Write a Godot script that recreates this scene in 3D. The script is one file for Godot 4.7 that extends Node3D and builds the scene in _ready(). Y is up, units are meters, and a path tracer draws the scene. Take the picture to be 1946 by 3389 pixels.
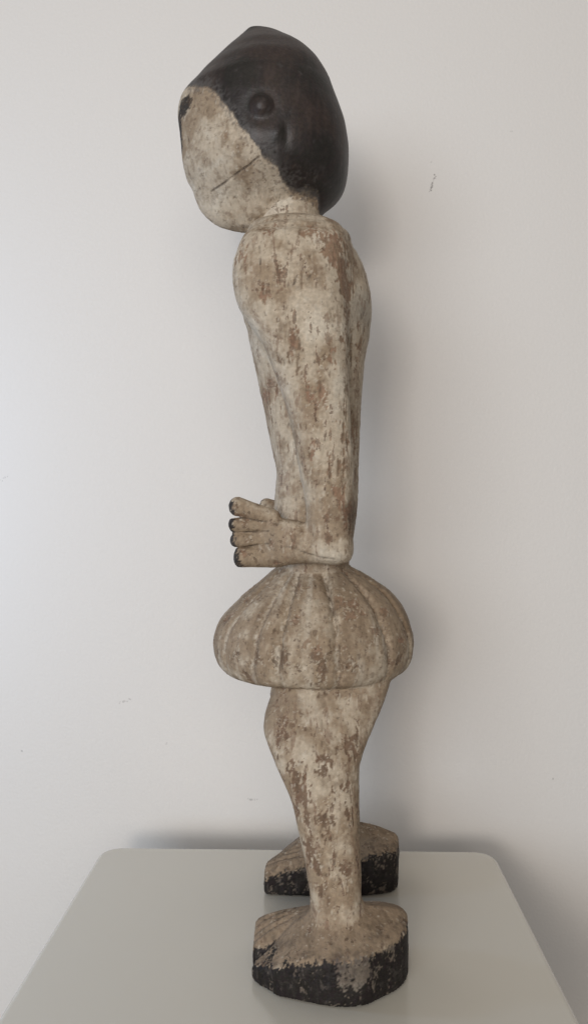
extends Node3D
# A worn, painted wooden figure standing on a white table against a white wall. Metres, y up; the table top is y = 0.

const TINY := 1e-5

# ---- carved shapes. Lofts along the height: rows are y, middle x, half width x, half width z, middle z
var HEAD = [
		[0.7899, 0.7924, 0.7953, 0.8012, 0.8071, 0.8127, 0.8196, 0.8268, 0.8368, 0.8496, 0.8668, 0.8822, 0.8991, 0.9118, 0.9245, 0.9388, 0.9473, 0.9554, 0.9652, 0.9797, 0.9905, 1.0013, 1.008, 1.0144, 1.0188, 1.0208, 1.0217],
		[-0.075, -0.0708, -0.0679, -0.0635, -0.0599, -0.0594, -0.057, -0.0551, -0.0537, -0.0553, -0.0564, -0.0573, -0.0593, -0.0615, -0.0639, -0.0651, -0.0636, -0.0611, -0.0597, -0.0572, -0.0568, -0.0576, -0.0592, -0.061, -0.0645, -0.0683, -0.0698],
		[0.0069, 0.0245, 0.0388, 0.0546, 0.0651, 0.0705, 0.0767, 0.0816, 0.0861, 0.0911, 0.0939, 0.0948, 0.0944, 0.0935, 0.0918, 0.0877, 0.0831, 0.0776, 0.071, 0.0593, 0.0491, 0.0375, 0.0288, 0.02, 0.0127, 0.0062, 0.0019],
		[0.005, 0.014, 0.0175, 0.025, 0.0295, 0.0338, 0.0418, 0.0544, 0.0694, 0.0795, 0.084, 0.0836, 0.0832, 0.0817, 0.0785, 0.075, 0.0702, 0.0656, 0.06, 0.0474, 0.038, 0.0257, 0.018, 0.0109, 0.006, 0.0033, 0.002],
		[0, 0, 0, 0, 0, 0, 0, 0, 0, 0, 0, 0, 0, 0, 0, 0, 0, 0, 0, 0, 0, 0, 0, 0, 0, 0, 0]]
var NECK = [
		[0.7784, 0.7966, 0.8042, 0.8162, 0.847],
		[-0.0309, -0.0309, -0.0307, -0.0307, -0.0309],
		[0.0355, 0.0355, 0.0353, 0.0353, 0.0354],
		[0.034, 0.034, 0.034, 0.034, 0.034],
		[0, 0, 0, 0, 0]]
var TORSO = [
		[0.3992, 0.4117, 0.4272, 0.4459, 0.4615, 0.4774, 0.494, 0.513, 0.534, 0.5602, 0.591, 0.6182, 0.6444, 0.6678, 0.6775, 0.6927, 0.7081, 0.726, 0.7446, 0.7566, 0.7737, 0.7861, 0.7915, 0.7949, 0.7972],
		[0.0009, 0.0005, 0.001, 0.0009, 0.0003, 0.0008, 0.0017, 0.0027, 0.0012, -0.0009, -0.003, -0.0049, -0.0065, -0.007, -0.0077, -0.0095, -0.0105, -0.0122, -0.0148, -0.0169, -0.0204, -0.0237, -0.0256, -0.0271, -0.0276],
		[0.0363, 0.0376, 0.0399, 0.0431, 0.0454, 0.0466, 0.0464, 0.046, 0.0483, 0.0514, 0.0551, 0.0591, 0.0634, 0.0677, 0.069, 0.0721, 0.0731, 0.0721, 0.0688, 0.065, 0.058, 0.0523, 0.0435, 0.0344, 0.0267],
		[0.05, 0.0512, 0.0527, 0.0545, 0.0556, 0.0565, 0.0575, 0.0583, 0.0589, 0.0597, 0.0622, 0.0654, 0.0687, 0.0737, 0.0758, 0.079, 0.0802, 0.0816, 0.0829, 0.0798, 0.0754, 0.062, 0.05, 0.036, 0.022],
		[0, 0, 0, 0, 0, 0, 0, 0, 0, 0, 0, 0, 0, 0, 0, 0, 0, 0, 0, 0, 0, 0, 0, 0, 0]]
var ARM = [
		[0.4167, 0.4218, 0.4345, 0.4504, 0.4694, 0.4929, 0.5112, 0.5296, 0.5469, 0.5664, 0.5859, 0.6009, 0.6172, 0.6341, 0.6473, 0.6557, 0.6664, 0.6758, 0.6849, 0.6933, 0.7061, 0.717, 0.729, 0.7406, 0.7542, 0.7626, 0.7675, 0.7709, 0.7727],
		[0.0183, 0.0167, 0.0156, 0.0154, 0.0155, 0.0141, 0.0122, 0.0103, 0.0079, 0.0052, 0.002, -0.0011, -0.004, -0.0075, -0.0108, -0.0137, -0.0177, -0.021, -0.0237, -0.0255, -0.0271, -0.0274, -0.027, -0.0255, -0.0238, -0.0223, -0.0197, -0.016, -0.0139],
		[0.0063, 0.0174, 0.0227, 0.0241, 0.0242, 0.0256, 0.0275, 0.0288, 0.0298, 0.0312, 0.0334, 0.0359, 0.0384, 0.0412, 0.0441, 0.0468, 0.0504, 0.0534, 0.0554, 0.0567, 0.0576, 0.0579, 0.0575, 0.0557, 0.0519, 0.0478, 0.0417, 0.032, 0.022],
		[0.008, 0.02, 0.0256, 0.0274, 0.028, 0.0287, 0.0293, 0.0299, 0.0305, 0.0311, 0.032, 0.0328, 0.0335, 0.0343, 0.035, 0.0354, 0.0359, 0.0363, 0.0368, 0.0369, 0.0366, 0.0364, 0.0361, 0.0344, 0.031, 0.0247, 0.021, 0.014, 0.008],
		[0.074, 0.0741, 0.0743, 0.0746, 0.0749, 0.0753, 0.0756, 0.0759, 0.0766, 0.0774, 0.0783, 0.0789, 0.0796, 0.0802, 0.0804, 0.0806, 0.0808, 0.081, 0.0812, 0.0814, 0.0817, 0.0819, 0.0805, 0.0784, 0.0758, 0.0714, 0.0688, 0.067, 0.066]]
var SKIRT = [
		[0.2743, 0.2763, 0.28, 0.2852, 0.2914, 0.299, 0.3122, 0.3257, 0.3411, 0.3564, 0.3679, 0.3811, 0.3908, 0.3974, 0.4044, 0.4103, 0.4165],
		[-0.0077, -0.0061, -0.0041, -0.0027, -0.0023, -0.0018, -0.0018, -0.0018, -0.0017, 0.0006, 0.0031, 0.0047, 0.0039, 0.0022, 0, -0.0008, 0.0026],
		[0.0346, 0.0623, 0.0799, 0.0924, 0.1008, 0.1076, 0.1124, 0.1134, 0.1101, 0.1019, 0.0929, 0.08, 0.067, 0.0577, 0.0475, 0.038, 0.0276],
		[0.02, 0.035, 0.05, 0.0746, 0.099, 0.1055, 0.1084, 0.1088, 0.106, 0.098, 0.092, 0.0793, 0.07, 0.0603, 0.05, 0.04, 0.03],
		[0, 0, 0, 0, 0, 0, 0, 0, 0, 0, 0, 0, 0, 0, 0, 0, 0]]
var LEG = [
		[0.0363, 0.0548, 0.0738, 0.0967, 0.1241, 0.1513, 0.1689, 0.1834, 0.1981, 0.214, 0.2246, 0.2335, 0.2418, 0.2501, 0.2614, 0.2729, 0.2853, 0.2994],
		[0.0249, 0.0235, 0.0216, 0.0198, 0.0172, 0.014, 0.0118, 0.0092, 0.0054, 0.0021, 0.0018, 0.0018, 0.0029, 0.005, 0.0092, 0.0142, 0.019, 0.0222],
		[0.0224, 0.0235, 0.025, 0.0266, 0.0289, 0.0316, 0.0332, 0.0357, 0.0395, 0.0442, 0.0489, 0.0534, 0.0567, 0.0588, 0.0605, 0.061, 0.0607, 0.0591],
		[0.027, 0.0267, 0.0264, 0.0261, 0.0268, 0.0277, 0.0288, 0.0301, 0.0315, 0.0334, 0.035, 0.0362, 0.0368, 0.0368, 0.0364, 0.036, 0.0351, 0.034],
		[0.105, 0.105, 0.1048, 0.1035, 0.102, 0.1005, 0.098, 0.0944, 0.0908, 0.087, 0.0815, 0.0754, 0.0698, 0.0648, 0.0584, 0.052, 0.0487, 0.045]]
# loft along x: rows are x, middle y, half height, half width z, middle z
var FOREARM = [
		[-0.0657, -0.0635, -0.0553, -0.0463, -0.0382, -0.0244, -0.0084, 0.012, 0.0278, 0.0357, 0.0398],
		[0.4387, 0.4398, 0.4404, 0.4396, 0.4389, 0.4395, 0.438, 0.4371, 0.4361, 0.4339, 0.4327],
		[0.0145, 0.0246, 0.0276, 0.0271, 0.0253, 0.0232, 0.0202, 0.0196, 0.0181, 0.0133, 0.0051],
		[0.004, 0.008, 0.0101, 0.0154, 0.0198, 0.0215, 0.023, 0.025, 0.024, 0.018, 0.006],
		[0.064, 0.064, 0.0652, 0.0666, 0.0679, 0.07, 0.071, 0.0723, 0.0732, 0.0737, 0.074]]
# thumb and three fingers: from x y z, to x y z, radii
var DIGITS = [
		[-0.0449, 0.4655, 0.069, -0.0818, 0.4767, 0.071, 0.0086, 0.0099],
		[-0.0407, 0.4559, 0.069, -0.0887, 0.4578, 0.07, 0.0064, 0.0073],
		[-0.0408, 0.4414, 0.067, -0.0871, 0.4415, 0.07, 0.0067, 0.0076],
		[-0.0376, 0.4257, 0.067, -0.0785, 0.4229, 0.069, 0.0106, 0.0102]]
# where each digit ends: x
var TIPS = [-0.0921, -0.0913, -0.089, -0.0863]
# foot along x: rows are x, outer z, inner z, height of the side
var FOOT = [
		[-0.0653, -0.0637, -0.0607, -0.0478, -0.0352, -0.0003, 0.0282, 0.0454, 0.0628, 0.078, 0.0875, 0.0923, 0.0949],
		[0.111, 0.117, 0.122, 0.134, 0.145, 0.157, 0.161, 0.159, 0.148, 0.135, 0.124, 0.115, 0.107],
		[0.058, 0.056, 0.055, 0.054, 0.054, 0.054, 0.054, 0.055, 0.058, 0.062, 0.068, 0.075, 0.084],
		[0.021, 0.023, 0.025, 0.03, 0.034, 0.043, 0.047, 0.05, 0.053, 0.054, 0.054, 0.053, 0.051]]
# hair line: x, y below which the painted hair ends
var HAIR = [
		[-0.1627, -0.1303, -0.1136, -0.1047, -0.0894, -0.0779, -0.0668, -0.059, -0.0553, -0.0483, -0.0405, -0.0378, -0.035, -0.0265, -0.0108, 0.0024, 0.0065, 0.0394],
		[0.9461, 0.934, 0.9235, 0.9141, 0.8924, 0.8726, 0.8583, 0.8493, 0.8427, 0.8422, 0.8389, 0.831, 0.8252, 0.821, 0.8194, 0.8183, 0.7914, 0.7844]]
# places where the paint has rubbed off: x, y, half width, half height, how far
var PATCHES = [
		[0.0019, 0.7531, 0.0115, 0.006, 0.9], [0.0184, 0.7407, 0.0097, 0.0127, 1], [0.0247, 0.7212, 0.0082, 0.0124, 1], [0.032, 0.7014, 0.0051, 0.0151, 0.9], [-0.0477, 0.7536, 0.006, 0.0027, 0.7],
		[-0.0375, 0.7577, 0.0051, 0.0021, 0.7], [-0.0731, 0.7313, 0.0036, 0.0103, 0.7], [-0.0487, 0.6876, 0.0039, 0.0078, 0.7], [-0.0354, 0.6944, 0.0048, 0.0054, 0.3], [-0.0188, 0.6447, 0.0054, 0.0091, 0.6],
		[0.0185, 0.6274, 0.003, 0.0121, 0.8], [0.0329, 0.6717, 0.0027, 0.0242, 0.7], [0.0491, 0.6563, 0.0024, 0.0242, 0.3], [-0.052, 0.5967, 0.0042, 0.0127, 0.8], [-0.0375, 0.603, 0.0036, 0.0127, 0.5],
		[0.0029, 0.5926, 0.0054, 0.0127, 0.8], [-0.001, 0.5387, 0.003, 0.0115, 0.7], [0.0227, 0.548, 0.0109, 0.0115, 0.7], [0.0423, 0.5438, 0.0024, 0.0302, 0.7], [0.0173, 0.5212, 0.0121, 0.0121, 0.4],
		[0.0279, 0.4881, 0.0085, 0.0121, 0.55], [0.0345, 0.4655, 0.0066, 0.0115, 0.8], [0.0113, 0.5784, 0.003, 0.0106, 0.5], [-0.0335, 0.2474, 0.0066, 0.0039, 0.8], [-0.0368, 0.2338, 0.0048, 0.0039, 0.8],
		[-0.0232, 0.2139, 0.009, 0.0054, 0.9], [-0.0142, 0.1989, 0.0084, 0.0084, 0.95], [-0.0112, 0.1838, 0.0066, 0.0102, 0.95], [-0.0085, 0.1657, 0.0045, 0.0138, 0.9], [-0.0036, 0.1415, 0.0039, 0.0144, 0.9],
		[0.0024, 0.1203, 0.003, 0.009, 0.8], [0.0108, 0.22, 0.0054, 0.009, 0.8], [0.0363, 0.2362, 0.0078, 0.0078, 0.8], [0.0441, 0.2498, 0.0039, 0.009, 0.7], [0.034, 0.1854, 0.0045, 0.018, 0.6],
		[0.0096, 0.1686, 0.0036, 0.0108, 0.7], [0.0204, 0.1811, 0.003, 0.015, 0.4], [0.0298, 0.1186, 0.0072, 0.006, 0.7], [0.0081, 0.1047, 0.0036, 0.0078, 0.7], [0.0184, 0.1333, 0.0045, 0.0066, 0.5],
		[0.0313, 0.101, 0.0021, 0.0075, 0.5], [-0.0127, 0.2865, 0.021, 0.0042, 0.35], [-0.0127, 0.2593, 0.015, 0.006, 0.3]]
# cracks and incised lines: half width, depth, then x, y of each bend
var CUTS = [
		[0.0007, 0.0009, -0.1144, 0.8249, -0.1013, 0.8276, -0.0887, 0.8309, -0.0815, 0.8336, -0.0695, 0.837, -0.0624, 0.8412, -0.0578, 0.8427],
		[0.0007, 0.001, -0.087, 0.4658, -0.0774, 0.4649, -0.0614, 0.4623, -0.0502, 0.4607],
		[0.0007, 0.001, -0.0887, 0.4498, -0.0774, 0.4498, -0.0486, 0.4511],
		[0.0007, 0.001, -0.0855, 0.4329, -0.0775, 0.4338, -0.0614, 0.4364, -0.0454, 0.4384],
		[0.0009, 0.0009, -0.0553, 0.7372, -0.055, 0.73],
		[0.0008, 0.0008, -0.0547, 0.7245, -0.0541, 0.7185],
		[0.0006, 0.0006, -0.0541, 0.7155, -0.0541, 0.71],
		[0.0006, 0.0006, -0.0279, 0.706, -0.0294, 0.7],
		[0.0008, 0.0008, -0.0176, 0.7068, -0.0206, 0.6979],
		[0.0006, 0.0006, -0.0104, 0.7152, -0.0125, 0.7128],
		[0.001, 0.001, -0.0053, 0.7059, -0.0068, 0.7029],
		[0.0007, 0.0007, -0.008, 0.6999, -0.0089, 0.6978],
		[0.0006, 0.0006, 0.0296, 0.7042, 0.0302, 0.686, 0.0312, 0.6677],
		[0.0008, 0.0006, -0.0294, 0.436, -0.0179, 0.4329, -0.007, 0.4285, 0.0055, 0.4254, 0.0198, 0.4236],
		[0.0006, 0.0006, 0.0075, 0.2581, 0.0075, 0.2484],
		[0.0005, 0.0005, 0.032, 0.2537, 0.0344, 0.2492],
		[0.0007, 0.0006, -0.0283, 0.5666, -0.0239, 0.5572, -0.0208, 0.5384, -0.0183, 0.5228]]
var EAR = [-0.0555, 0.8918]
var EAR_LOBE = [-0.039, 0.8638]

enum {TORSO_ID, NECK_ID, HEAD_ID, HAIR_ID, EAR_ID, SKIRT_ID, ARM_ID, ARM2_ID, HAND_ID, HAND2_ID, THUMB_ID, FINGER_A, FINGER_B, FINGER_C, THUMB2_ID, FINGER2_A, FINGER2_B, FINGER2_C, LEG_ID, LEG2_ID, FOOT_ID, FOOT2_ID, SOLE_ID, SOLE2_ID, EAR2_ID}

const STEP := 0.001
const CELL := 0.0029

class Loft:
	var lo: float
	var hi: float
	var c := PackedFloat32Array()
	var a := PackedFloat32Array()
	var b := PackedFloat32Array()
	var m := PackedFloat32Array()
	var inv := PackedFloat32Array()
	var last: int
	func _init(rows: Array, step: float):
		lo = rows[0][0]
		hi = rows[0][-1]
		last = int((hi - lo) / step)
		for k in 4:
			var t := PackedFloat32Array()
			for i in last + 1:
				t.append(curve(rows[0], rows[k + 1], lo + (hi - lo) * i / last))
			match k:
				0: c = t
				1: a = t
				2: b = t
				3: m = t
		for i in last + 1:
			var i0 := maxi(i - 2, 0)
			var i1 := mini(i + 2, last)
			var dy := (hi - lo) / last * (i1 - i0)
			var s1 := absf((c[i1] + a[i1]) - (c[i0] + a[i0])) / dy
			var s2 := absf((c[i1] - a[i1]) - (c[i0] - a[i0])) / dy
			var s3 := absf(b[i1] - b[i0]) / dy
			var s := minf(maxf(maxf(s1, s2), s3), 3.0)
			inv.append(1.0 / sqrt(1.0 + s * s))
	static func curve(xs: Array, ys: Array, x: float) -> float:
		var n := xs.size()
		var i := 0
		while i < n - 2 and x > xs[i + 1]:
			i += 1
		var h: float = xs[i + 1] - xs[i]
		var t: float = clampf((x - xs[i]) / h, 0.0, 1.0)
		var d: float = (ys[i + 1] - ys[i]) / h
		var d0: float = d
		var d1: float = d
		if i > 0:
			var e: float = (ys[i] - ys[i - 1]) / (xs[i] - xs[i - 1])
			d0 = 0.0 if e * d <= 0.0 else 2.0 * e * d / (e + d)
		if i < n - 2:
			var e2: float = (ys[i + 2] - ys[i + 1]) / (xs[i + 2] - xs[i + 1])
			d1 = 0.0 if e2 * d <= 0.0 else 2.0 * e2 * d / (e2 + d)
		var t2 := t * t
		var t3 := t2 * t
		return (2 * t3 - 3 * t2 + 1) * ys[i] + (t3 - 2 * t2 + t) * h * d0 + (3 * t2 - 2 * t3) * ys[i + 1] + (t3 - t2) * h * d1

var head: Loft
var neck: Loft
var torso: Loft
var arm: Loft
var skirt: Loft
var leg: Loft
var fore: Loft
var digit := PackedFloat32Array()
var tips := PackedFloat32Array()
var ear_z := 0.08
var lobe_z := 0.08
var foot_out := PackedFloat32Array()
var foot_in := PackedFloat32Array()
var foot_h := PackedFloat32Array()
var foot_lo: float
var foot_hi: float
var pleats := PackedFloat32Array()
var pid := 0


# distance to a loft: along the axis value s, across p and q; power of the cross-section
func loft(l: Loft, s: float, p: float, q: float, power: float) -> float:
	var over := 0.0
	if s < l.lo:
		over = l.lo - s
	elif s > l.hi:
		over = s - l.hi
	if over > 0.05:
		return over
	var u := clampf((s - l.lo) / (l.hi - l.lo), 0.0, 1.0) * l.last
	var i := mini(int(u), l.last - 1)
	var f := u - i
	var a := l.a[i] + (l.a[i + 1] - l.a[i]) * f
	var b := l.b[i] + (l.b[i + 1] - l.b[i]) * f
	var x := p - (l.c[i] + (l.c[i + 1] - l.c[i]) * f)
	var z := q - (l.m[i] + (l.m[i + 1] - l.m[i]) * f)
	var r: float
	if power == 2.0:
		r = sqrt(x * x / (a * a) + z * z / (b * b))
	else:
		r = pow(pow(absf(x) / a, power) + pow(absf(z) / b, power), 1.0 / power)
	var d: float
	if r < 0.05:
		d = -minf(a, b)
	else:
		d = sqrt(x * x + z * z) * (1.0 - 1.0 / r)
	d *= l.inv[i]
	if over > 0.0:
		d = sqrt(maxf(d, 0.0) * maxf(d, 0.0) + over * over)
	return d


# the head: rounded behind, wedge-shaped towards the face
func skull(y: float, x: float, z: float) -> float:
	var u := clampf((y - head.lo) / (head.hi - head.lo), 0.0, 1.0) * head.last
	var mid := head.c[int(u)]
	return loft(head, y, x, z, 1.62 if x < mid else 2.25)


func capsule(k: int, x: float, y: float, z: float) -> float:
	var ax := digit[k]
	var ay := digit[k + 1]
	var az := digit[k + 2]
	var bx := digit[k + 3] - ax
	var by := digit[k + 4] - ay
	var bz := digit[k + 5] - az
	var px := x - ax
	var py := y - ay
	var pz := z - az
	var t := clampf((px * bx + py * by + pz * bz) / (bx * bx + by * by + bz * bz), 0.0, 1.0)
	px -= bx * t
	py -= by * t
	pz -= bz * t
	var d := sqrt(px * px + py * py + pz * pz * 0.9) - lerpf(digit[k + 6], digit[k + 7], t)
	# the tips are cut off blunt
	return -smin(-d, x - tips[k / 8], 0.006)


func smin(a: float, b: float, k: float) -> float:
	var h := k - absf(a - b)
	if h <= 0.0:
		return minf(a, b)
	return minf(a, b) - h * h / (4.0 * k)


func foot(x0: float, y: float, z: float) -> float:
	var x := x0
	if y > 0.11:
		return y - 0.07
	var over := 0.0
	if x < foot_lo:
		over = foot_lo - x
	elif x > foot_hi:
		over = x - foot_hi
	var u := clampf((x - foot_lo) / (foot_hi - foot_lo), 0.0, 1.0) * 200.0
	var i := mini(int(u), 199)
	var f := u - i
	var zo := foot_out[i] + (foot_out[i + 1] - foot_out[i]) * f
	var zi := foot_in[i] + (foot_in[i + 1] - foot_in[i]) * f
	var h := foot_h[i] + (foot_h[i + 1] - foot_h[i]) * f
	var w := (zo - zi) * 0.5
	var q := (z - (zo + zi) * 0.5) / w
	x += 0.02
	# the top rises towards the ankle; the toes are parted by a deep cut beside the big toe and shallower ones
	var rise := 0.026 * clampf(1.0 - absf(x - 0.045) / 0.09, 0.0, 1.0) + 0.003
	var top := h + rise * (1.0 - minf(absf(q), 1.2)) + 0.008 * smoothstep(0.0, -0.7, q) * smoothstep(0.06, -0.03, x)
	# the big toe, on the outer side here, lies lower than the others
	top -= 0.010 * smoothstep(0.0985, 0.1035, z + (x + 0.04) * 0.10) * smoothstep(0.005, -0.035, x)
	if x < 0.03:
		var g := (z - 0.1015 + (x + 0.04) * 0.10) / 0.0042
		top -= 0.010 * exp(-g * g) * smoothstep(0.012, -0.04, x)
		for k in 3:
			var g2 := (z - 0.069 - k * 0.0105 + (x + 0.04) * 0.12) / 0.0024
			top -= 0.0045 * exp(-g2 * g2) * smoothstep(0.015, -0.015, x)
	var under := 0.0008 - y
	var side := absf(q) * w - w
	# the sides lean in towards the sole
	side += 0.10 * maxf(0.022 - y, 0.0)
	side *= 0.85
	var d := -smin(-side, -(y - top) * lerpf(0.55, 0.9, smoothstep(0.02, 0.04, x)), 0.006)
	d = -smin(-d, -under, 0.004)
	if x < 0.0:
		# a cleft parts the tip of the big toe from the others
		var cleft := (z - 0.1035) / 0.0052
		d = -smin(-d, (x0 - foot_lo - 0.001 - 0.011 * exp(-cleft * cleft)) * 0.6, 0.003)
	d = -smin(-d, minf(x0 - foot_lo, foot_hi - x0), 0.004)
	if over > 0.0:
		d = sqrt(maxf(d, 0.0) * maxf(d, 0.0) + over * over)
	return d


func field(x: float, y: float, z: float) -> float:
	var az := absf(z)
	var near := z >= 0.0
	var d := 1.0
	var e: float
	pid = TORSO_ID
	if y > 0.70:
		e = skull(y, x, z)
		# the ears: a knob in a shallow ring, and a flake below it
		var ex: float = x - EAR[0]
		var ey: float = y - EAR[1]
		var er := ex * ex + ey * ey
		if er < 0.0009 and az > 0.03:
			var rr := sqrt(er)
			var ring := (rr - 0.0145) / 0.005
			e += 0.0014 * exp(-ring * ring)
		var lx: float = x - EAR_LOBE[0]
		var ly: float = y - EAR_LOBE[1]
		if lx * lx + ly * ly < 0.0009 and az > 0.03:
			e -= 0.0022 * exp(-(lx * lx * 45000.0 + ly * ly * 22000.0)) - 0.0022 * exp(-((lx - 0.009) * (lx - 0.009) * 60000.0 + ly * ly * 9000.0))
		# cheek above the incised mouth line stands a little proud
		d = e
		pid = HEAD_ID
		if er < 0.0009 and az > 0.03:
			var bz := (az - ear_z + 0.0068) * 0.9
			var knob := sqrt(er + bz * bz) - 0.0118
			if knob < d:
				pid = EAR_ID if near else EAR2_ID
			d = smin(d, knob, 0.0035)
		e = loft(neck, y, x, z, 2.0)
		if e < d:
			pid = NECK_ID
		d = smin(d, e, 0.0006)
	if y > 0.39 and y < 0.88:
		e = loft(torso, y, x, z, 2.3)
		if y > 0.60:
			# the hollow of the back between the shoulder and the spine
			var hx := x - 0.062
			e += 0.0
		var body := e
		var bp := TORSO_ID
		e = loft(arm, y, x, az, 2.5)
		if e < body:
			bp = ARM_ID if near else ARM2_ID
		body = smin(body, e, 0.004 + 0.022 * smoothstep(0.58, 0.74, y))
		if y < 0.52:
			var sx := x if near else x - 0.022 * smoothstep(0.03, -0.02, x)
			var f := loft(fore, sx, y, az, 2.4)
			if f < body:
				bp = (HAND_ID if near else HAND2_ID) if sx < -0.034 else (ARM_ID if near else ARM2_ID)
			body = smin(body, f, 0.004)
			if sx < 0.0:
				var best := 1.0
				var which := 0
				for k in 4:
					var c := capsule(k * 8, sx, y, az)
					if c < best:
						if k > 0:
							best = smin(best, c, 0.0003)
						else:
							best = c
						which = k
					else:
						best = smin(best, c, 0.0003)
				if best < body:
					bp = (THUMB_ID if near else THUMB2_ID) + which
				body = smin(body, best, 0.003)
		if body < d:
			pid = bp
		d = smin(d, body, 0.0018)
	if y < 0.50 and y > 0.22:
		e = loft(skirt, y, x, z, 2.0)
		if e < 0.03 and e > -0.03:
			# carved pleats: sharp creases fanning down from the waist, the cloth swelling between them
			var th := atan2(x + 0.0015, z)
			var fall := clampf((0.415 - y) / 0.12, 0.0, 1.0)
			th += 0.13 * (1.0 - fall) * sin(th)
			var deep := 0.0064 * smoothstep(0.0, 0.3, fall) * smoothstep(0.28, 0.33, y) + 0.0010
			var g := 0.0
			for k in pleats.size() / 2:
				var dt := wrapf(th - pleats[k * 2], -PI, PI)
				if absf(dt) < 0.4:
					var w := dt / (0.035 if dt > 0.0 else 0.13)
					g += pleats[k * 2 + 1] * exp(-absf(w) * 1.6 - w * w)
			e += deep * g
		if e < d:
			pid = SKIRT_ID
		d = smin(d, e, 0.003)
	if y < 0.32:
		e = loft(leg, y, x, az, 2.3)
		var lp := LEG_ID if near else LEG2_ID
		if y > 0.15:
			# both thighs grow from one block under the skirt
			var px := (x - 0.012) / 0.05
			var py := (y - 0.30) / 0.05
			var pz := z / 0.06
			var pr := sqrt(px * px + py * py + pz * pz)
			e = smin(e, (pr - 1.0) * 0.05, 0.012)
		var fx := x if near else 0.095 + (x - 0.105) / 1.055
		var f2 := foot(fx, y, az)
		if f2 < e:
			lp = FOOT_ID if near else FOOT2_ID
		e = smin(e, f2, 0.013)
		if e < d:
			pid = lp
		d = smin(d, e, 0.0025)
	return d


# ---- the paint: returns the colour (linear) and leaves how thick the paint is in relief
var n_blotch: FastNoiseLite
var n_grain: FastNoiseLite
var n_fine: FastNoiseLite
var n_wide: FastNoiseLite
var n_flake: FastNoiseLite
var relief := 0.0
var patch_v := PackedFloat32Array()
var patch_bin: Array[PackedInt32Array] = []
var cut_v := PackedFloat32Array()
var cut_bin: Array[PackedInt32Array] = []
var hair_x := PackedFloat32Array()
var hair_y := PackedFloat32Array()

func noise(seed_value: int, freq: float, octaves: int) -> FastNoiseLite:
	var n := FastNoiseLite.new()
	n.seed = seed_value
	n.noise_type = FastNoiseLite.TYPE_SIMPLEX_SMOOTH
	n.frequency = freq
	n.fractal_octaves = octaves
	return n


func hair_edge(x: float) -> float:
	var n := hair_x.size()
	if x <= hair_x[0]:
		return hair_y[0]
	for i in range(1, n):
		if x < hair_x[i]:
			return lerpf(hair_y[i - 1], hair_y[i], (x - hair_x[i - 1]) / maxf(hair_x[i] - hair_x[i - 1], 1e-5))
	return hair_y[n - 1]


func rubbed(x: float, y: float) -> float:
	var s := 0.0
	for k in patch_bin[clampi(int(y * 100.0), 0, 109)]:
		var dy := (y - patch_v[k + 1]) * patch_v[k + 3]
		var dx := (x - patch_v[k]) * patch_v[k + 2]
		var r := dx * dx + dy * dy
		if r < 2.5:
			s = maxf(s, patch_v[k + 4] * (1.0 - smoothstep(0.35, 2.3, r)))
	return s

const FACE_X := -0.1435
const FACE_Y := 0.9181
const CHALK := Color(0.72, 0.635, 0.51)
const CREAM := Color(0.59, 0.492, 0.372)
const TAN := Color(0.33, 0.235, 0.15)
const DIRT := Color(0.235, 0.165, 0.105)
const WOOD := Color(0.33, 0.192, 0.125)
const WOOD_DARK := Color(0.10, 0.062, 0.04)
const BLACK := Color(0.013, 0.012, 0.013)
const HAIR_A := Color(0.030, 0.024, 0.022)
const HAIR_B := Color(0.054, 0.038, 0.032)
const GREY := Color(0.17, 0.155, 0.145)

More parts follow.
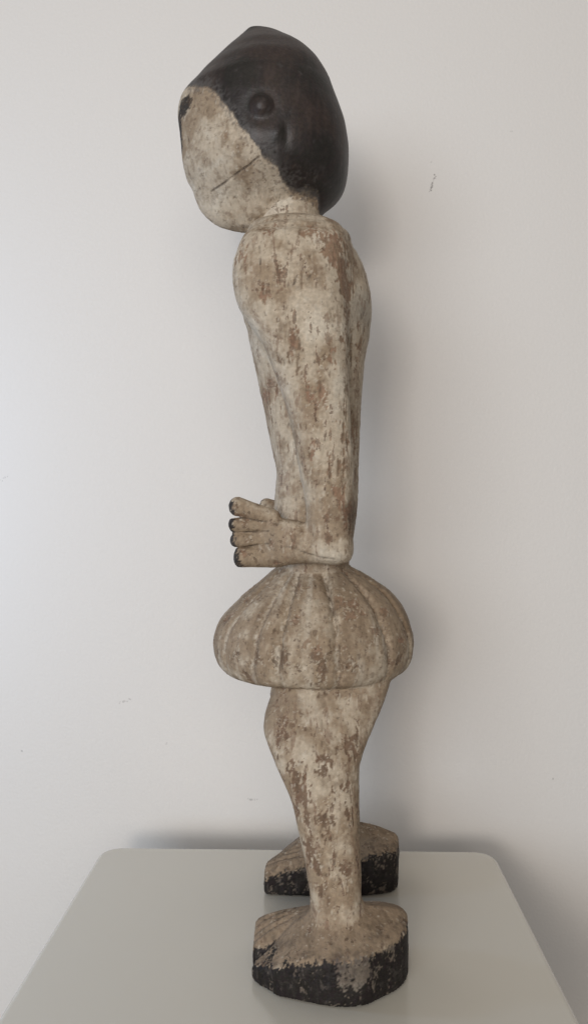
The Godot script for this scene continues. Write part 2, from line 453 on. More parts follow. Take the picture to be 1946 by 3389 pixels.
func paint(x: float, y: float, z: float, ny: float, nx: float, part: int) -> Color:
	var X := x * 1000.0
	var Y := y * 1000.0
	var Z := z * 1000.0
	var blotch := n_blotch.get_noise_3d(X, Y, Z)
	var grain := n_grain.get_noise_3d(X, Y * 0.085, Z)
	var fine := n_fine.get_noise_3d(X, Y, Z)
	var wide := n_wide.get_noise_3d(X, Y, Z)
	var flake := n_flake.get_noise_3d(X, Y * 0.7, Z)
	relief = 0.0
	var hair_part := part == HAIR_ID or part == EAR_ID or part == EAR2_ID
	# how far along the fibres the wood shows (limbs and trunk) or in blotches (head, skirt)
	var along := 0.5
	var bias := -0.34
	var tan_bias := 0.0
	match part:
		HEAD_ID, HAIR_ID:
			along = 0.05
			bias = -0.50
			tan_bias = 0.32
		NECK_ID:
			along = 0.4
			bias = -0.30
			tan_bias = -0.3
		SKIRT_ID:
			along = 0.12
			bias = -0.22
			tan_bias = 0.62
		LEG_ID, LEG2_ID:
			along = 0.6
			bias = -0.33
			tan_bias = lerpf(0.66, 0.48, smoothstep(0.05, 0.2, y))
		FOOT_ID, FOOT2_ID, SOLE_ID, SOLE2_ID:
			along = 0.0
			bias = -0.36
			tan_bias = 1.0
		TORSO_ID, ARM_ID, ARM2_ID:
			along = 0.8
			bias = -0.38 if x < 0.028 else -0.25
			tan_bias = lerpf(0.26, -0.02, smoothstep(0.45, 0.68, y))
		_:
			along = 0.15
			bias = -0.32
			tan_bias = 0.52
	var worn := rubbed(x + 0.012 * flake + 0.004 * fine, y + 0.016 * n_flake.get_noise_3d(X + 90.0, Y, Z) + 0.01 * grain)
	var e := lerpf(blotch, grain, along) * 0.95 + flake * 0.42 + fine * 0.10 + bias - 0.08 + worn * 0.80
	# paint over the wood: cream, rubbed to tan and dirt in the low places, chalky where it is thick
	var t := blotch * 0.75 + wide * 0.9 + fine * 0.16 + tan_bias
	var c := CREAM
	t += grain * 0.35 * along
	if t > 0.0:
		c = CREAM.lerp(TAN, smoothstep(0.0, 0.6, t) * 0.8)
	else:
		c = CREAM.lerp(CHALK, smoothstep(0.06, 0.5, -t) * 0.8)
	var stain := smoothstep(0.16, 0.5, flake * 0.75 + blotch * 0.6 + fine * 0.2 + tan_bias * 0.22)
	c = c.lerp(DIRT, stain * 0.5)
	if part == SKIRT_ID:
		# rubbing runs with the folds, from the waist to the rim
		var run := n_blotch.get_noise_3d(atan2(x + 0.0015, z) * 150.0, Y * 0.22, 40.0)
		c = c.lerp(CHALK if run > 0.0 else DIRT, smoothstep(0.08, 0.45, absf(run)) * 0.5)
	if part == FOOT_ID or part == FOOT2_ID:
		c = c.lerp(DIRT, 0.30)   # trodden and handled: the feet are the dirtiest
	relief = 0.00035
	if e > -0.05:
		if e < 0.0:
			c = c.lerp(CHALK, smoothstep(-0.05, -0.005, e) * 0.55)   # the broken edge of the paint is thick and pale
			relief += 0.0001
		else:
			var w := WOOD.lerp(TAN, clampf(0.40 + grain * 1.0 + fine * 0.5 - wide * 0.5, 0.0, 0.85))
			if y < 0.33:
				w = w.lerp(Color(0.165, 0.103, 0.066), 0.75)
			w = w.lerp(WOOD_DARK, smoothstep(0.18, 0.5, grain + fine * 0.4) * 0.6)
			var k := smoothstep(0.0, 0.035, e)
			c = c.lerp(w, k * (0.72 if worn < 0.3 else 0.9))
			if e < 0.05:
				c = c.lerp(WOOD_DARK, 0.28 * (1.0 - e / 0.05))
			relief -= 0.00055 * k
	# pits, worm holes and scattered dark flecks
	var pit := n_fine.get_noise_3d(X * 0.6 + 300.0, Y * 0.3, Z * 0.6)
	if pit > 0.47:
		var k2 := smoothstep(0.47, 0.56, pit)
		c = c.lerp(WOOD_DARK, 0.5 * k2)
		relief -= 0.0005 * k2
	elif pit < -0.44:
		c = c.lerp(CHALK, 0.5 * smoothstep(0.44, 0.54, -pit))
		relief += 0.0003
	# --- painted areas
	if part == HEAD_ID or part == HAIR_ID or hair_part:
		var edge := hair_edge(x)
		var h := (y - edge) + 0.006 * blotch + 0.008 * fine * (0.3 + smoothstep(-0.02, 0.05, x))
		if hair_part and part != HAIR_ID:
			h = 0.05
		if h > -0.0015:
			var hc := HAIR_A.lerp(HAIR_B, smoothstep(-0.3, 0.35, wide + grain * 0.3))
			hc = hc.lerp(HAIR_B * 1.35, smoothstep(0.15, 0.5, grain * 0.8 + wide * 0.4) * 0.6)
			# greyed where the hair meets the face
			var rub := (1.0 - smoothstep(0.002, 0.026, h)) * smoothstep(-0.25, 0.2, blotch + fine * 0.8)
			hc = hc.lerp(GREY * 0.8, rub * 0.75)
			if flake > 0.34:
				hc = hc.lerp(GREY * 0.5, smoothstep(0.34, 0.6, flake) * 0.5)
			c = c.lerp(hc, smoothstep(-0.0015, 0.004, h + 0.006 * flake) * 0.35 + smoothstep(-0.0015, 0.001, h) * 0.65)
			relief = lerpf(relief, 0.0005, smoothstep(-0.0015, 0.0005, h))
		elif h > -0.012:
			c = c.lerp(GREY * 0.9, smoothstep(-0.12, 0.32, fine * 0.8 + blotch * 0.6 + flake * 0.4) * 0.75 * (1.0 - -h / 0.012))
		# black on the bridge of the face
		var mask := maxf(1.0 - Vector2((x - FACE_X) / 0.0095, (y - FACE_Y) / 0.0105).length(), minf((FACE_X - 0.0045 - x) / 0.004, minf((y - 0.875) / 0.01, (FACE_Y - y) / 0.005))) + fine * 0.5
		if mask > 0.0 and y > 0.87 and y < 0.955:
			c = c.lerp(BLACK, smoothstep(0.0, 0.12, mask) * 0.92)
	elif part >= THUMB_ID and part <= FINGER2_C:
		var k3 := (part - THUMB_ID) % 4
		var tip := tips[k3] + (0.0 if part <= FINGER_C else 0.022)
		var nail := tip + 0.0052 - x + fine * 0.006 + blotch * 0.003
		if k3 == 3:
			nail += maxf(-ny, 0.0) * 0.006
		c = c.lerp(BLACK.lerp(GREY, 0.25 * smoothstep(0.0, 0.5, flake + 0.2)), smoothstep(-0.0008, 0.0008, nail) * 0.94)
	elif part == FOOT_ID or part == FOOT2_ID or part == SOLE_ID or part == SOLE2_ID:
		var f := sole_line(x, y, z, ny) + 0.005 * blotch + 0.007 * fine
		var bare := 0.0
		if part == FOOT_ID or part == SOLE_ID:
			bare = 1.0 - Vector2((x - 0.0398) / 0.018, (y - 0.0338) / 0.022).length() * 0.9
			bare = maxf(bare, 0.75 - Vector2((x - 0.0718) / 0.010, (y - 0.0478) / 0.018).length())
		bare = maxf(bare, -0.25) * 0.9 + flake * 0.9 + fine * 0.7 - 0.22
		if f > 0.0:
			var b2 := BLACK.lerp(Color(0.026, 0.024, 0.025), smoothstep(-0.1, 0.5, grain * 0.7 + wide * 0.5))
			var k5 := smoothstep(0.0, 0.0012, f)
			if bare > 0.0:
				b2 = b2.lerp(GREY.lerp(c, 0.4), smoothstep(0.0, 0.1, bare) * 0.72)
				relief -= 0.0004
			c = c.lerp(b2, k5 * 0.96)
		elif f > -0.014:
			c = c.lerp(Color(0.10, 0.082, 0.068), smoothstep(-0.25, 0.45, flake + blotch * 0.6 + fine * 0.5) * 0.55 * (1.0 + f / 0.014))
	if part == SKIRT_ID:
		# dirt lies along the creases, the paint beside them is rubbed pale
		var th := atan2(x + 0.0015, z)
		var fall := clampf((0.415 - y) / 0.12, 0.0, 1.0)
		th += 0.13 * (1.0 - fall) * sin(th) + 0.02 * flake
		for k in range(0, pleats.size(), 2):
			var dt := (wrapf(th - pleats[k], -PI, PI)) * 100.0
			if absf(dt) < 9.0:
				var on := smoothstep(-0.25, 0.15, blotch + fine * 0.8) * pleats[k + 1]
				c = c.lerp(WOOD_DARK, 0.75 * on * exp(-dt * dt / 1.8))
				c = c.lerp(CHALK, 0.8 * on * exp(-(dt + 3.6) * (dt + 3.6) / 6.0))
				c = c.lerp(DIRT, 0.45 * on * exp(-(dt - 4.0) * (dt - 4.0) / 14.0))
	if part == ARM_ID or part == ARM2_ID or part == TORSO_ID:
		# a smoky stain on the shoulder blade and at the elbow
		var s1 := 1.0 - Vector2((x - 0.0501) / 0.014, (y - 0.6859) / 0.03).length()
		if s1 > 0.0:
			c = c.lerp(Color(0.16, 0.14, 0.12), s1 * 0.6)
		var s2 := 1.0 - Vector2((x - 0.037) / 0.016, (y - 0.4648) / 0.026).length() + fine * 0.4
		if s2 > 0.0:
			c = c.lerp(Color(0.09, 0.062, 0.042), minf(s2, 1.0) * 0.75)
	return c


# above nought where the black of the soles begins: the outer walls of the foot
func sole_line(x: float, y: float, z: float, ny: float) -> float:
	var fx := x if z >= 0.0 else 0.095 + (x - 0.105) / 1.055
	var u := clampf((fx - foot_lo) / (foot_hi - foot_lo), 0.0, 1.0) * 200.0
	var i := mini(int(u), 199)
	var h := foot_h[i] - 0.002
	return minf(h - y, (0.68 - ny) * 0.02)


func cut_depth(x: float, y: float) -> float:
	var best := 0.0
	for k in cut_bin[clampi(int(y * 100.0), 0, 109)]:
		var bx := cut_v[k + 4] - cut_v[k + 2]
		var by := cut_v[k + 5] - cut_v[k + 3]
		var px := x - cut_v[k + 2]
		var py := y - cut_v[k + 3]
		var t := clampf((px * bx + py * by) / (bx * bx + by * by), 0.0, 1.0)
		px -= bx * t
		py -= by * t
		var r := sqrt(px * px + py * py)
		var w := cut_v[k]
		if r < w * 1.7:
			best = maxf(best, cut_v[k + 1] * (1.0 - smoothstep(w * 0.4, w * 1.7, r)))
	return best


# ---- meshing: surface nets over the field, each triangle then cut in four and the paint laid on
func carve() -> Dictionary:
	var h := CELL
	var org := Vector3(-0.170, -0.004, -0.168)
	var nx := int(0.32 / h) + 6
	var ny := int(1.055 / h) + 6
	var nz := int(0.336 / h) + 8
	var sx := ny * nz
	var val := PackedFloat32Array()
	val.resize(nx * sx)
	val.fill(9.0)
	var vert := PackedInt32Array()
	vert.resize(nx * sx)
	vert.fill(-1)
	var pos := PackedVector3Array()
	var blocks := PackedInt32Array()
	for bi in range(0, nx - 4, 4):
		for bj in range(0, ny - 4, 4):
			for bk in range(0, nz - 4, 4):
				var d := field(org.x + (bi + 2) * h, org.y + (bj + 2) * h, org.z + (bk + 2) * h)
				if absf(d) < 5.2 * h:
					blocks.append(bi * sx + bj * nz + bk)
	for b in blocks:
		var bi := b / sx
		var bj := (b % sx) / nz
		var bk := b % nz
		for i in range(bi, bi + 5):
			for j in range(bj, bj + 5):
				var row := i * sx + j * nz
				for k in range(bk, bk + 5):
					if val[row + k] == 9.0:
						val[row + k] = field(org.x + i * h, org.y + j * h, org.z + k * h)
	var cells := PackedInt32Array()
	var off := PackedInt32Array([0, sx, nz, sx + nz, 1, sx + 1, nz + 1, sx + nz + 1])
	var ox := PackedVector3Array([Vector3(0, 0, 0), Vector3(1, 0, 0), Vector3(0, 1, 0), Vector3(1, 1, 0), Vector3(0, 0, 1), Vector3(1, 0, 1), Vector3(0, 1, 1), Vector3(1, 1, 1)])
	var ea := PackedInt32Array([0, 2, 4, 6, 0, 1, 4, 5, 0, 1, 2, 3])
	var eb := PackedInt32Array([1, 3, 5, 7, 2, 3, 6, 7, 4, 5, 6, 7])
	for b in blocks:
		var bi := b / sx
		var bj := (b % sx) / nz
		var bk := b % nz
		for i in range(bi, bi + 4):
			for j in range(bj, bj + 4):
				var row := i * sx + j * nz
				for k in range(bk, bk + 4):
					var c0 := row + k
					var s := val[c0] < 0.0
					if (val[c0 + 1] < 0.0) == s and (val[c0 + nz] < 0.0) == s and (val[c0 + nz + 1] < 0.0) == s and (val[c0 + sx] < 0.0) == s and (val[c0 + sx + 1] < 0.0) == s and (val[c0 + sx + nz] < 0.0) == s and (val[c0 + sx + nz + 1] < 0.0) == s:
						continue
					var sum := Vector3.ZERO
					var cnt := 0
					for e in 12:
						var va := val[c0 + off[ea[e]]]
						var vb := val[c0 + off[eb[e]]]
						if (va < 0.0) != (vb < 0.0):
							sum += ox[ea[e]].lerp(ox[eb[e]], va / (va - vb))
							cnt += 1
					vert[c0] = pos.size()
					pos.append(org + (Vector3(i, j, k) + sum / cnt) * h)
					cells.append(c0)
	# faces, wound clockwise seen from outside
	var tri := PackedInt32Array()
	for c0 in cells:
		var s := val[c0] < 0.0
		for ax in 3:
			var st := sx if ax == 0 else (nz if ax == 1 else 1)
			var s2 := val[c0 + st] < 0.0
			if s == s2:
				continue
			var u := nz if ax == 0 else (1 if ax == 1 else sx)
			var w := 1 if ax == 0 else (sx if ax == 1 else nz)
			var p0 := vert[c0]
			var p1 := vert[c0 - u]
			var p2 := vert[c0 - u - w]
			var p3 := vert[c0 - w]
			if p1 < 0 or p2 < 0 or p3 < 0:
				continue
			if s:
				tri.append_array(PackedInt32Array([p0, p2, p1, p0, p3, p2]))
			else:
				tri.append_array(PackedInt32Array([p0, p1, p2, p0, p2, p3]))
	val.clear()
	vert.clear()
	# one round of subdivision; each new corner goes back onto the carved surface
	var nrm := normals_of(pos, tri)
	var base := pos.size()
	var part := PackedInt32Array()
	part.resize(base)
	for i in base:
		var p := pos[i]
		field(p.x, p.y, p.z)
		part[i] = pid
	var mids := {}
	var fine_tri := PackedInt32Array()
	var corner := PackedInt32Array([0, 0, 0])
	var mid := PackedInt32Array([0, 0, 0])
	for f in range(0, tri.size(), 3):
		for k in 3:
			var a := tri[f + k]
			var b := tri[f + (k + 1) % 3]
			var key := mini(a, b) * 1000000 + maxi(a, b)
			var m: int = mids.get(key, -1)
			if m < 0:
				m = pos.size()
				mids[key] = m
				pos.append((pos[a] + pos[b]) * 0.5)
				nrm.append((nrm[a] + nrm[b]).normalized())
				part.append(part[a])
			corner[k] = a
			mid[k] = m
		fine_tri.append_array(PackedInt32Array([corner[0], mid[0], mid[2], mid[0], corner[1], mid[1], mid[2], mid[1], corner[2], mid[0], mid[1], mid[2]]))
	mids.clear()
	var count := pos.size()
	var col := PackedColorArray()
	col.resize(count)
	for i in count:
		var p := pos[i]
		var n := nrm[i]
		var id := part[i]
		if id == HEAD_ID and p.y > hair_edge(p.x):
			id = HAIR_ID
		elif (id == FOOT_ID or id == FOOT2_ID) and sole_line(p.x, p.y, p.z, n.y) > 0.0:
			id = SOLE_ID if id == FOOT_ID else SOLE2_ID
		part[i] = id
		var c := paint(p.x, p.y, p.z, n.y, n.x, id)
		var lift := relief
		# the adze left slow facets; old paint is lumpy
		lift += 0.0011 * n_wide.get_noise_3d(p.x * 1600.0, p.y * 900.0, p.z * 1600.0) * (0.45 if id == HAIR_ID else 1.0)
		lift += 0.00035 * n_blotch.get_noise_3d(p.x * 2000.0, p.y * 2000.0, p.z * 2000.0) * (0.3 if id == HAIR_ID else 1.0)
		var cut := cut_depth(p.x, p.y) if absf(n.z) > 0.35 else 0.0
		if cut > 0.0:
			lift -= cut
			c = c.lerp(Color(0.06, 0.044, 0.032), clampf(cut * 1000.0, 0.0, 0.82) * clampf(0.75 + 1.1 * n_flake.get_noise_3d(p.x * 1500.0, p.y * 1500.0, 0.0), 0.15, 1.0))
		pos[i] = Vector3(p.x, maxf(p.y + n.y * lift, 0.0006), p.z) + Vector3(n.x, 0, n.z) * lift
		col[i] = Color(c.r, c.g, c.b, 1.0)
	nrm = normals_of(pos, fine_tri)
	# hand the triangles out to the parts
	var out := {}
	for f in range(0, fine_tri.size(), 3):
		var a := part[fine_tri[f]]
		var b := part[fine_tri[f + 1]]
		var c := part[fine_tri[f + 2]]
		var id := b if b == c else a
		if not out.has(id):
			out[id] = PackedInt32Array()
		out[id].append_array(PackedInt32Array([fine_tri[f], fine_tri[f + 1], fine_tri[f + 2]]))
	var meshes := {}
	var local := PackedInt32Array()
	local.resize(count)
	for id in out:
		local.fill(-1)
		var pv := PackedVector3Array()
		var pn := PackedVector3Array()
		var pc := PackedColorArray()
		var ix := PackedInt32Array()
		for g in out[id]:
			if local[g] < 0:
				local[g] = pv.size()
				pv.append(pos[g])
				pn.append(nrm[g])
				pc.append(col[g])
			ix.append(local[g])
		var arrays := []
		arrays.resize(Mesh.ARRAY_MAX)
		arrays[Mesh.ARRAY_VERTEX] = pv
		arrays[Mesh.ARRAY_NORMAL] = pn
		arrays[Mesh.ARRAY_COLOR] = pc
		arrays[Mesh.ARRAY_INDEX] = ix
		var am := ArrayMesh.new()
		am.add_surface_from_arrays(Mesh.PRIMITIVE_TRIANGLES, arrays)
		meshes[id] = am
	print("figure: ", count, " corners, ", fine_tri.size() / 3, " triangles, parts ", meshes.keys())
	return meshes


func normals_of(pos: PackedVector3Array, tri: PackedInt32Array) -> PackedVector3Array:
	var n := PackedVector3Array()
	n.resize(pos.size())
	for f in range(0, tri.size(), 3):
		var a := tri[f]
		var b := tri[f + 1]
		var c := tri[f + 2]
		var v := (pos[c] - pos[a]).cross(pos[b] - pos[a])
		n[a] += v
		n[b] += v
		n[c] += v
	for i in n.size():
		n[i] = n[i].normalized()
	return n


# ---- helpers for the tree of objects
func thing(called: String, label: String, category: String) -> Node3D:
	var o := Node3D.new()
	o.name = called
	o.set_meta("label", label)
	o.set_meta("category", category)
	add_child(o, true)
	return o


func put(called: String, mesh: Mesh, mat: Material, parent: Node) -> MeshInstance3D:
	var o := MeshInstance3D.new()
	o.name = called
	o.mesh = mesh
	o.material_override = mat
	o.cast_shadow = GeometryInstance3D.SHADOW_CASTING_SETTING_ON
	parent.add_child(o, true)
	return o


func area(called: String, at: Vector3, target: Vector3, size: Vector2, energy: float, tint: Color) -> void:
	var l := AreaLight3D.new()
	l.name = called
	l.area_size = size
	l.area_normalize_energy = true
	l.light_energy = energy
	l.light_color = tint
	l.area_range = 12.0
	l.shadow_enabled = true
	add_child(l, true)
	l.look_at_from_position(at, target, Vector3.UP if absf((target - at).normalized().y) < 0.95 else Vector3.BACK)


func grey_noise(seed_value: int, freq: float, octaves: int, size: int, lo: float, hi: float) -> NoiseTexture2D:
	var t := NoiseTexture2D.new()
	t.width = size
	t.height = size
	t.seamless = true
	t.noise = noise(seed_value, freq, octaves)
	var r := Gradient.new()
	r.set_color(0, Color(lo, lo, lo))
	r.set_color(1, Color(hi, hi, hi))
	t.color_ramp = r
	return t


# small chips, pits and pale flecks of old paint, with clear where there are none
func chips(seed_value: int, stretch: int, wood: Color, pale: Color, amount: float) -> ImageTexture:
	var size := 768
	var a := noise(seed_value, 0.022, 4).get_seamless_image(size, size / stretch)
	a.resize(size, size, Image.INTERPOLATE_CUBIC)
	var b := noise(seed_value + 1, 0.05, 3).get_seamless_image(size, size)
	var da := a.get_data()
	var db := b.get_data()
	var n := size * size
	var bytes := PackedByteArray()
	bytes.resize(n * 4)
	var step_a := da.size() / n
	var step_b := db.size() / n
	for i in n:
		var v := da[i * step_a] / 255.0 - 0.5
		var w := db[i * step_b] / 255.0 - 0.5
		var e := v * 1.2 + w * 0.35 - amount
		var c := wood
		var al := 0.0
		if e > 0.0:
			al = clampf(e * 22.0, 0.0, 1.0) * 0.72
			c = wood.lerp(wood.darkened(0.45), clampf(0.4 + w * 2.0, 0.0, 1.0))
		elif e > -0.045:
			c = pale
			al = 0.38 * (1.0 + e / 0.045)
		elif w > 0.335:
			c = wood.darkened(0.6)
			al = clampf((w - 0.335) * 30.0, 0.0, 0.8)
		elif w < -0.335:
			c = pale
			al = clampf((-w - 0.335) * 30.0, 0.0, 0.6)
		bytes[i * 4] = int(c.r * 255.0)
		bytes[i * 4 + 1] = int(c.g * 255.0)
		bytes[i * 4 + 2] = int(c.b * 255.0)
		bytes[i * 4 + 3] = int(al * 255.0)
	return ImageTexture.create_from_image(Image.create_from_data(size, size, false, Image.FORMAT_RGBA8, bytes))


func add_chips(m: StandardMaterial3D, tex: ImageTexture, per_metre: float) -> void:
	m.detail_enabled = true
	m.detail_albedo = tex
	m.detail_blend_mode = BaseMaterial3D.BLEND_MODE_MIX
	m.detail_uv_layer = BaseMaterial3D.DETAIL_UV_2
	m.uv2_triplanar = true
	m.uv2_scale = Vector3.ONE * per_metre


func painted(rough: float, bump: float, low: float) -> StandardMaterial3D:
	var m := StandardMaterial3D.new()
	m.vertex_color_use_as_albedo = true
	m.roughness = rough
	m.metallic_specular = 0.4
	m.uv1_triplanar = true
	m.uv1_scale = Vector3.ONE * 9.0
	m.albedo_texture = grey_noise(31, 0.035, 5, 512, low, 1.0)
	m.heightmap_enabled = true
	m.heightmap_scale = bump
	m.heightmap_texture = grey_noise(57, 0.05, 4, 512, 0.0, 1.0)
	return m


# a slab with rounded corners in plan and rounded upper and lower edges
func slab(x0: float, x1: float, z0: float, z1: float, top: float, bottom: float, corner: float, edge: float) -> ArrayMesh:
	var st := SurfaceTool.new()
	st.begin(Mesh.PRIMITIVE_TRIANGLES)
	var rings := []
	var prof := []
	for k in 9:
		var t := k / 8.0 * PI * 0.5
		prof.append(Vector2(edge * (1.0 - sin(t)), top - edge * (1.0 - cos(t))))
	for k in 9:
		var t := (8 - k) / 8.0 * PI * 0.5
		prof.append(Vector2(edge * (1.0 - sin(t)), bottom + edge * (1.0 - cos(t))))
	for p in prof:
		var ring := PackedVector3Array()
		var r: float = corner - p.x
		for q in 4:
			var cx := (x1 - corner) if q == 0 or q == 3 else (x0 + corner)
			var cz := (z1 - corner) if q < 2 else (z0 + corner)
			for k in 13:
				var t := (q + k / 12.0) * PI * 0.5
				ring.append(Vector3(cx + r * cos(t), p.y, cz + r * sin(t)))
		rings.append(ring)
	var n: int = rings[0].size()
	for i in rings.size() - 1:
		for k in n:
			var a: Vector3 = rings[i][k]
			var b: Vector3 = rings[i][(k + 1) % n]
			var c: Vector3 = rings[i + 1][(k + 1) % n]
			var d: Vector3 = rings[i + 1][k]
			for v in [a, b, c, a, c, d]:
				st.add_vertex(v)
	st.generate_normals()
	var st2 := SurfaceTool.new()
	st2.begin(Mesh.PRIMITIVE_TRIANGLES)
	for side in 2:
		var ring: PackedVector3Array = rings[0] if side == 0 else rings[-1]
		st2.set_normal(Vector3.UP if side == 0 else Vector3.DOWN)
		var mid := Vector3((x0 + x1) * 0.5, ring[0].y, (z0 + z1) * 0.5)
		for k in n:
			var tri: Array = [mid, ring[k], ring[(k + 1) % n]] if side == 0 else [mid, ring[(k + 1) % n], ring[k]]
			for v in tri:
				st2.add_vertex(v)
	var am := ArrayMesh.new()
	st.commit(am)
	st2.commit(am)
	return am


func wall_picture() -> ImageTexture:
	# plain paint, with the scuffs and specks that the photograph shows
	var w := 1400
	var hgt := 2000
	var im := Image.create(w, hgt, false, Image.FORMAT_RGB8)
	var base := Color(0.905, 0.89, 0.87)
	im.fill(base)
	var rng := RandomNumberGenerator.new()
	rng.seed = 11
	# x, y in metres on the wall; spread x, spread y; how many flecks; slant
	var marks := [[0.180, 0.972, 0.004, 0.011, 26, -0.35], [0.178, 1.005, 0.001, 0.001, 2, 0.0], [-0.299, 0.170, 0.011, 0.004, 16, 0.5], [-0.098, 0.018, 0.007, 0.001, 16, 0.0], [0.367, 0.055, 0.0008, 0.0008, 4, 0.0], [-0.232, 0.105, 0.001, 0.001, 2, 0.0], [-0.485, 0.52, 0.006, 0.004, 8, 0.6], [0.45, 0.90, 0.001, 0.002, 2, 0.0], [0.3, 1.05, 0.001, 0.001, 2, 0.0], [-0.46, 0.09, 0.002, 0.002, 3, 0.0], [0.44, 0.82, 0.001, 0.001, 2, 0.0]]
	for m in marks:
		for k in m[4]:
			var t := rng.randf_range(-1.0, 1.0)
			var x: float = m[0] + t * m[2] + rng.randfn(0.0, m[2] * 0.25)
			var y: float = m[1] + (t * signf(m[5]) if m[5] != 0.0 else rng.randf_range(-1.0, 1.0)) * m[3] + rng.randfn(0.0, m[3] * 0.2)
			if m[5] < 0.0:
				y = m[1] - t * m[3] * -1.0 + rng.randfn(0.0, m[3] * 0.2)
			var px: int = int((x + 0.7) / 1.4 * w)
			var py: int = int((1.4 - y) / 2.0 * hgt)
			var f := rng.randf_range(0.3, 0.7) * (0.7 if m[5] < 0.0 else 0.32)
			im.fill_rect(Rect2i(px, py, 1 + rng.randi() % 2, 1 + rng.randi() % 2), base.lerp(Color(0.22, 0.19, 0.18), f))
	return ImageTexture.create_from_image(im)


func _ready() -> void:
	# ---- camera
	var cam := Camera3D.new()
	cam.name = "camera"
	cam.position = Vector3(0, 0.481, 0.915)
	cam.rotation_degrees = Vector3(-0.67, 1.5, 0)
	cam.fov = 65.192
	cam.near = 0.02
	cam.far = 60.0
	add_child(cam)
	cam.current = true
	# ---- air and exposure: a dim neutral room
	var env := Environment.new()
	env.background_mode = Environment.BG_COLOR
	env.background_color = Color(0.42, 0.413, 0.405)
	env.tonemap_mode = Environment.TONE_MAPPER_LINEAR
	env.tonemap_exposure = 1.0
	env.sdfgi_enabled = true
	env.ssao_enabled = true
	env.ssil_enabled = true
	var we := WorldEnvironment.new()
	we.name = "surroundings"
	we.environment = env
	add_child(we)
	# ---- lights: daylight from a window behind and left of the viewer, a second window further left, the pale ceiling above
	area("window_light", Vector3(-0.42, 0.66, 2.35), Vector3(0.0, 0.5, -0.2), Vector2(0.40, 0.36), 1.3, Color(1.0, 0.96, 0.92))
	area("side_window_light", Vector3(-1.65, 0.75, 3.5), Vector3(0.0, 0.45, -0.2), Vector2(1.8, 1.3), 3.6, Color(0.84, 0.92, 1.0))
	area("ceiling_light", Vector3(0.2, 2.3, 1.0), Vector3(0.1, 0.5, -0.2), Vector2(1.6, 1.2), 0.3, Color(1.0, 0.95, 0.90))
	area("room_light", Vector3(-0.5, 1.0, 2.9), Vector3(0.0, 0.5, -0.2), Vector2(2.6, 1.3), 3.5, Color(1.0, 0.975, 0.95))
	var glow := OmniLight3D.new()
	glow.name = "window_spill_light"
	glow.position = Vector3(-0.98, 0.52, 0.06)
	glow.light_energy = 0.16
	glow.light_color = Color(0.72, 0.84, 1.0)
	glow.light_size = 0.06
	glow.omni_range = 6.0
	glow.omni_attenuation = 2.0
	glow.shadow_enabled = true
	add_child(glow)

	# ---- wall
	var wm := StandardMaterial3D.new()
	wm.albedo_texture = wall_picture()
	wm.texture_repeat = false
	wm.roughness = 0.6
	wm.metallic_specular = 0.3
	wm.heightmap_enabled = true
	wm.heightmap_scale = 0.03
	wm.heightmap_texture = ImageTexture.create_from_image(noise(77, 0.16, 3).get_image(1400, 2000))
	var wall_st := SurfaceTool.new()
	wall_st.begin(Mesh.PRIMITIVE_TRIANGLES)
	var zf := -0.327
	for v in [Vector2(-2.2, 2.4), Vector2(2.2, 2.4), Vector2(2.2, -1.0), Vector2(-2.2, 2.4), Vector2(2.2, -1.0), Vector2(-2.2, -1.0)]:
		wall_st.set_normal(Vector3(0, 0, 1))
		wall_st.set_uv(Vector2((v.x + 0.7) / 1.4, (1.4 - v.y) / 2.0))
		wall_st.add_vertex(Vector3(v.x, v.y, zf))
	# the thickness of the wall behind its face
	var wb := BoxMesh.new()
	wb.size = Vector3(4.4, 3.4, 0.12)
	var wall_back := SurfaceTool.new()
	wall_back.append_from(wb, 0, Transform3D(Basis(), Vector3(0, 0.7, zf - 0.064)))
	var wall := put("wall", wall_back.commit(wall_st.commit()), wm, self)
	wall.set_meta("kind", "structure")
	wall.set_meta("label", "plain white painted wall behind the figure")

	# ---- table
	var tm := StandardMaterial3D.new()
	tm.albedo_color = Color(0.80, 0.778, 0.725)
	tm.roughness = 0.26
	tm.metallic_specular = 0.6
	tm.clearcoat_enabled = true
	tm.clearcoat = 0.6
	tm.clearcoat_roughness = 0.16
	tm.uv1_triplanar = true
	tm.uv1_scale = Vector3.ONE * 2.0
	tm.roughness_texture = grey_noise(71, 0.012, 4, 512, 0.92, 1.0)
	var table := thing("white_table", "glossy white table with rounded corners under the carved figure", "table")
	put("table_top", slab(-0.296, 0.246, -0.193, 0.42, 0.0, -0.032, 0.029, 0.007), tm, table)
	put("table_body", slab(-0.262, 0.212, -0.150, 0.38, -0.0325, -0.62, 0.02, 0.004), tm, table)

	# ---- the figure
	head = Loft.new(HEAD, STEP)
	neck = Loft.new(NECK, STEP)
	torso = Loft.new(TORSO, STEP)
	arm = Loft.new(ARM, STEP)
	skirt = Loft.new(SKIRT, STEP)
	leg = Loft.new(LEG, STEP)
	fore = Loft.new(FOREARM, STEP)
	for d in DIGITS:
		for v in d:
			digit.append(v)
	for v in TIPS:
		tips.append(v)
	for k in 40:
		var zz := 0.04 + k * 0.0012
		if skull(EAR[1], EAR[0], zz) < 0.0:
			ear_z = zz
	foot_lo = FOOT[0][0]
	foot_hi = FOOT[0][-1]
	for i in 201:
		var x: float = foot_lo + (foot_hi - foot_lo) * i / 200.0
		foot_out.append(Loft.curve(FOOT[0], FOOT[1], x))
		foot_in.append(Loft.curve(FOOT[0], FOOT[2], x))
		foot_h.append(Loft.curve(FOOT[0], FOOT[3], x))
	for v in HAIR[0]:
		hair_x.append(v)
	for v in HAIR[1]:
		hair_y.append(v)
	for k in 110:
		patch_bin.append(PackedInt32Array())
		cut_bin.append(PackedInt32Array())
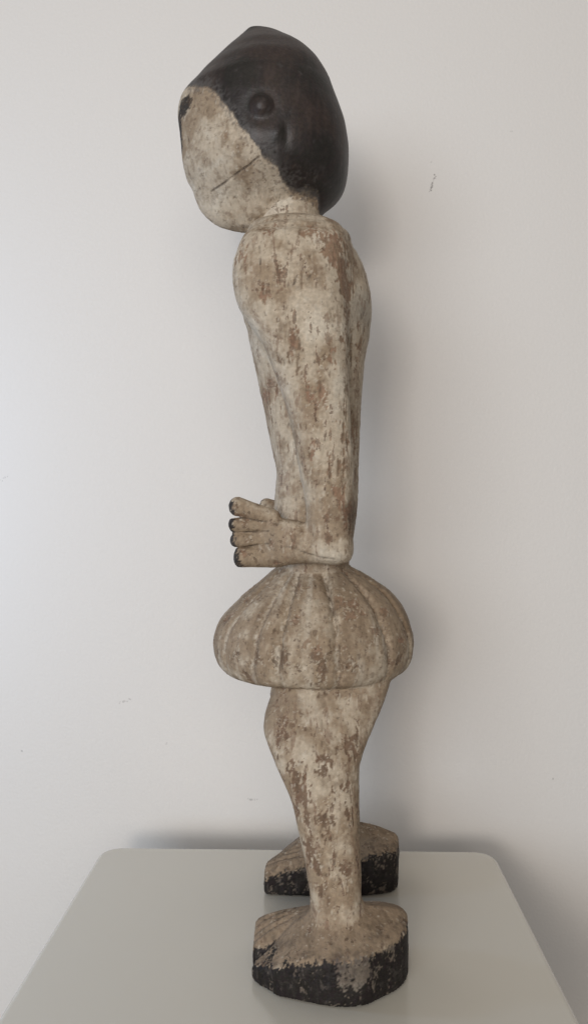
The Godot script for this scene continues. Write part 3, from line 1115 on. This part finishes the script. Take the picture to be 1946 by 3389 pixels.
	for p in PATCHES:
		for k in range(maxi(int((p[1] - p[3] * 1.6) * 100.0), 0), mini(int((p[1] + p[3] * 1.6) * 100.0), 109) + 1):
			patch_bin[k].append(patch_v.size())
		patch_v.append_array(PackedFloat32Array([p[0], p[1], 1.0 / p[2], 1.0 / p[3], p[4]]))
	for q in CUTS:
		for k in range(2, q.size() - 2, 2):
			for b in range(maxi(int((minf(q[k + 1], q[k + 3]) - 0.003) * 100.0), 0), mini(int((maxf(q[k + 1], q[k + 3]) + 0.003) * 100.0), 109) + 1):
				cut_bin[b].append(cut_v.size())
			cut_v.append_array(PackedFloat32Array([q[0], q[1], q[k], q[k + 1], q[k + 2], q[k + 3]]))
	for a in [[-1.05, 0.8], [-0.60, 0.6], [-0.33, 1.0], [0.26, 1.1], [0.84, 0.9], [1.28, 0.8], [1.75, 0.9], [2.2, 0.8], [2.75, 1.0], [-2.95, 0.8], [-2.45, 0.9], [-1.95, 0.8], [-1.5, 0.8]]:
		pleats.append(a[0])
		pleats.append(a[1])
	n_blotch = noise(3, 0.03, 5)
	n_grain = noise(5, 0.16, 4)
	n_fine = noise(8, 0.22, 3)
	n_wide = noise(12, 0.012, 3)
	n_flake = noise(21, 0.07, 5)
	var meshes := carve()
	var worn := painted(0.78, 0.03, 0.80)
	var carved := painted(0.78, 0.04, 0.80)
	add_chips(worn, chips(101, 4, Color(0.50, 0.38, 0.30), Color(0.83, 0.79, 0.72), 0.265), 5.0)
	add_chips(carved, chips(131, 1, Color(0.42, 0.33, 0.26), Color(0.80, 0.76, 0.69), 0.27), 5.0)
	var hair_paint := painted(0.5, 0.02, 0.72)
	hair_paint.metallic_specular = 0.45
	add_chips(hair_paint, chips(151, 3, Color(0.24, 0.215, 0.205), Color(0.27, 0.25, 0.24), 0.30), 4.0)
	var black_paint := painted(0.6, 0.05, 0.72)
	add_chips(black_paint, chips(171, 2, Color(0.36, 0.33, 0.31), Color(0.15, 0.14, 0.14), 0.31), 7.0)
	black_paint.metallic_specular = 0.3
	var figure := thing("carved_figure", "carved wooden figure in worn cream paint with black hair, standing on the white table", "statue")
	var torso_o := put("torso", meshes[TORSO_ID], worn, figure)
	var head_o := put("head", meshes[HEAD_ID], carved, figure)
	put("hair", meshes[HAIR_ID], hair_paint, head_o).set_meta("label", "smooth black painted hair")
	put("ear", meshes[EAR_ID], hair_paint, head_o)
	if meshes.has(EAR2_ID):
		put("ear", meshes[EAR2_ID], hair_paint, head_o)
	put("neck", meshes[NECK_ID], worn, figure)
	for side in 2:
		put("arm", meshes[ARM_ID + side], worn, figure)
		var hand := put("hand", meshes[HAND_ID + side], carved, figure)
		for k in 4:
			var id := THUMB_ID + side * 4 + k
			if meshes.has(id):
				put("thumb" if k == 0 else "finger", meshes[id], carved, hand)
	put("skirt", meshes[SKIRT_ID], carved, figure)
	for side in 2:
		put("leg", meshes[LEG_ID + side], worn, figure)
		var ft := put("foot", meshes[FOOT_ID + side], carved, figure)
		put("sole", meshes[SOLE_ID + side], black_paint, ft).set_meta("label", "scuffed black side of the foot")
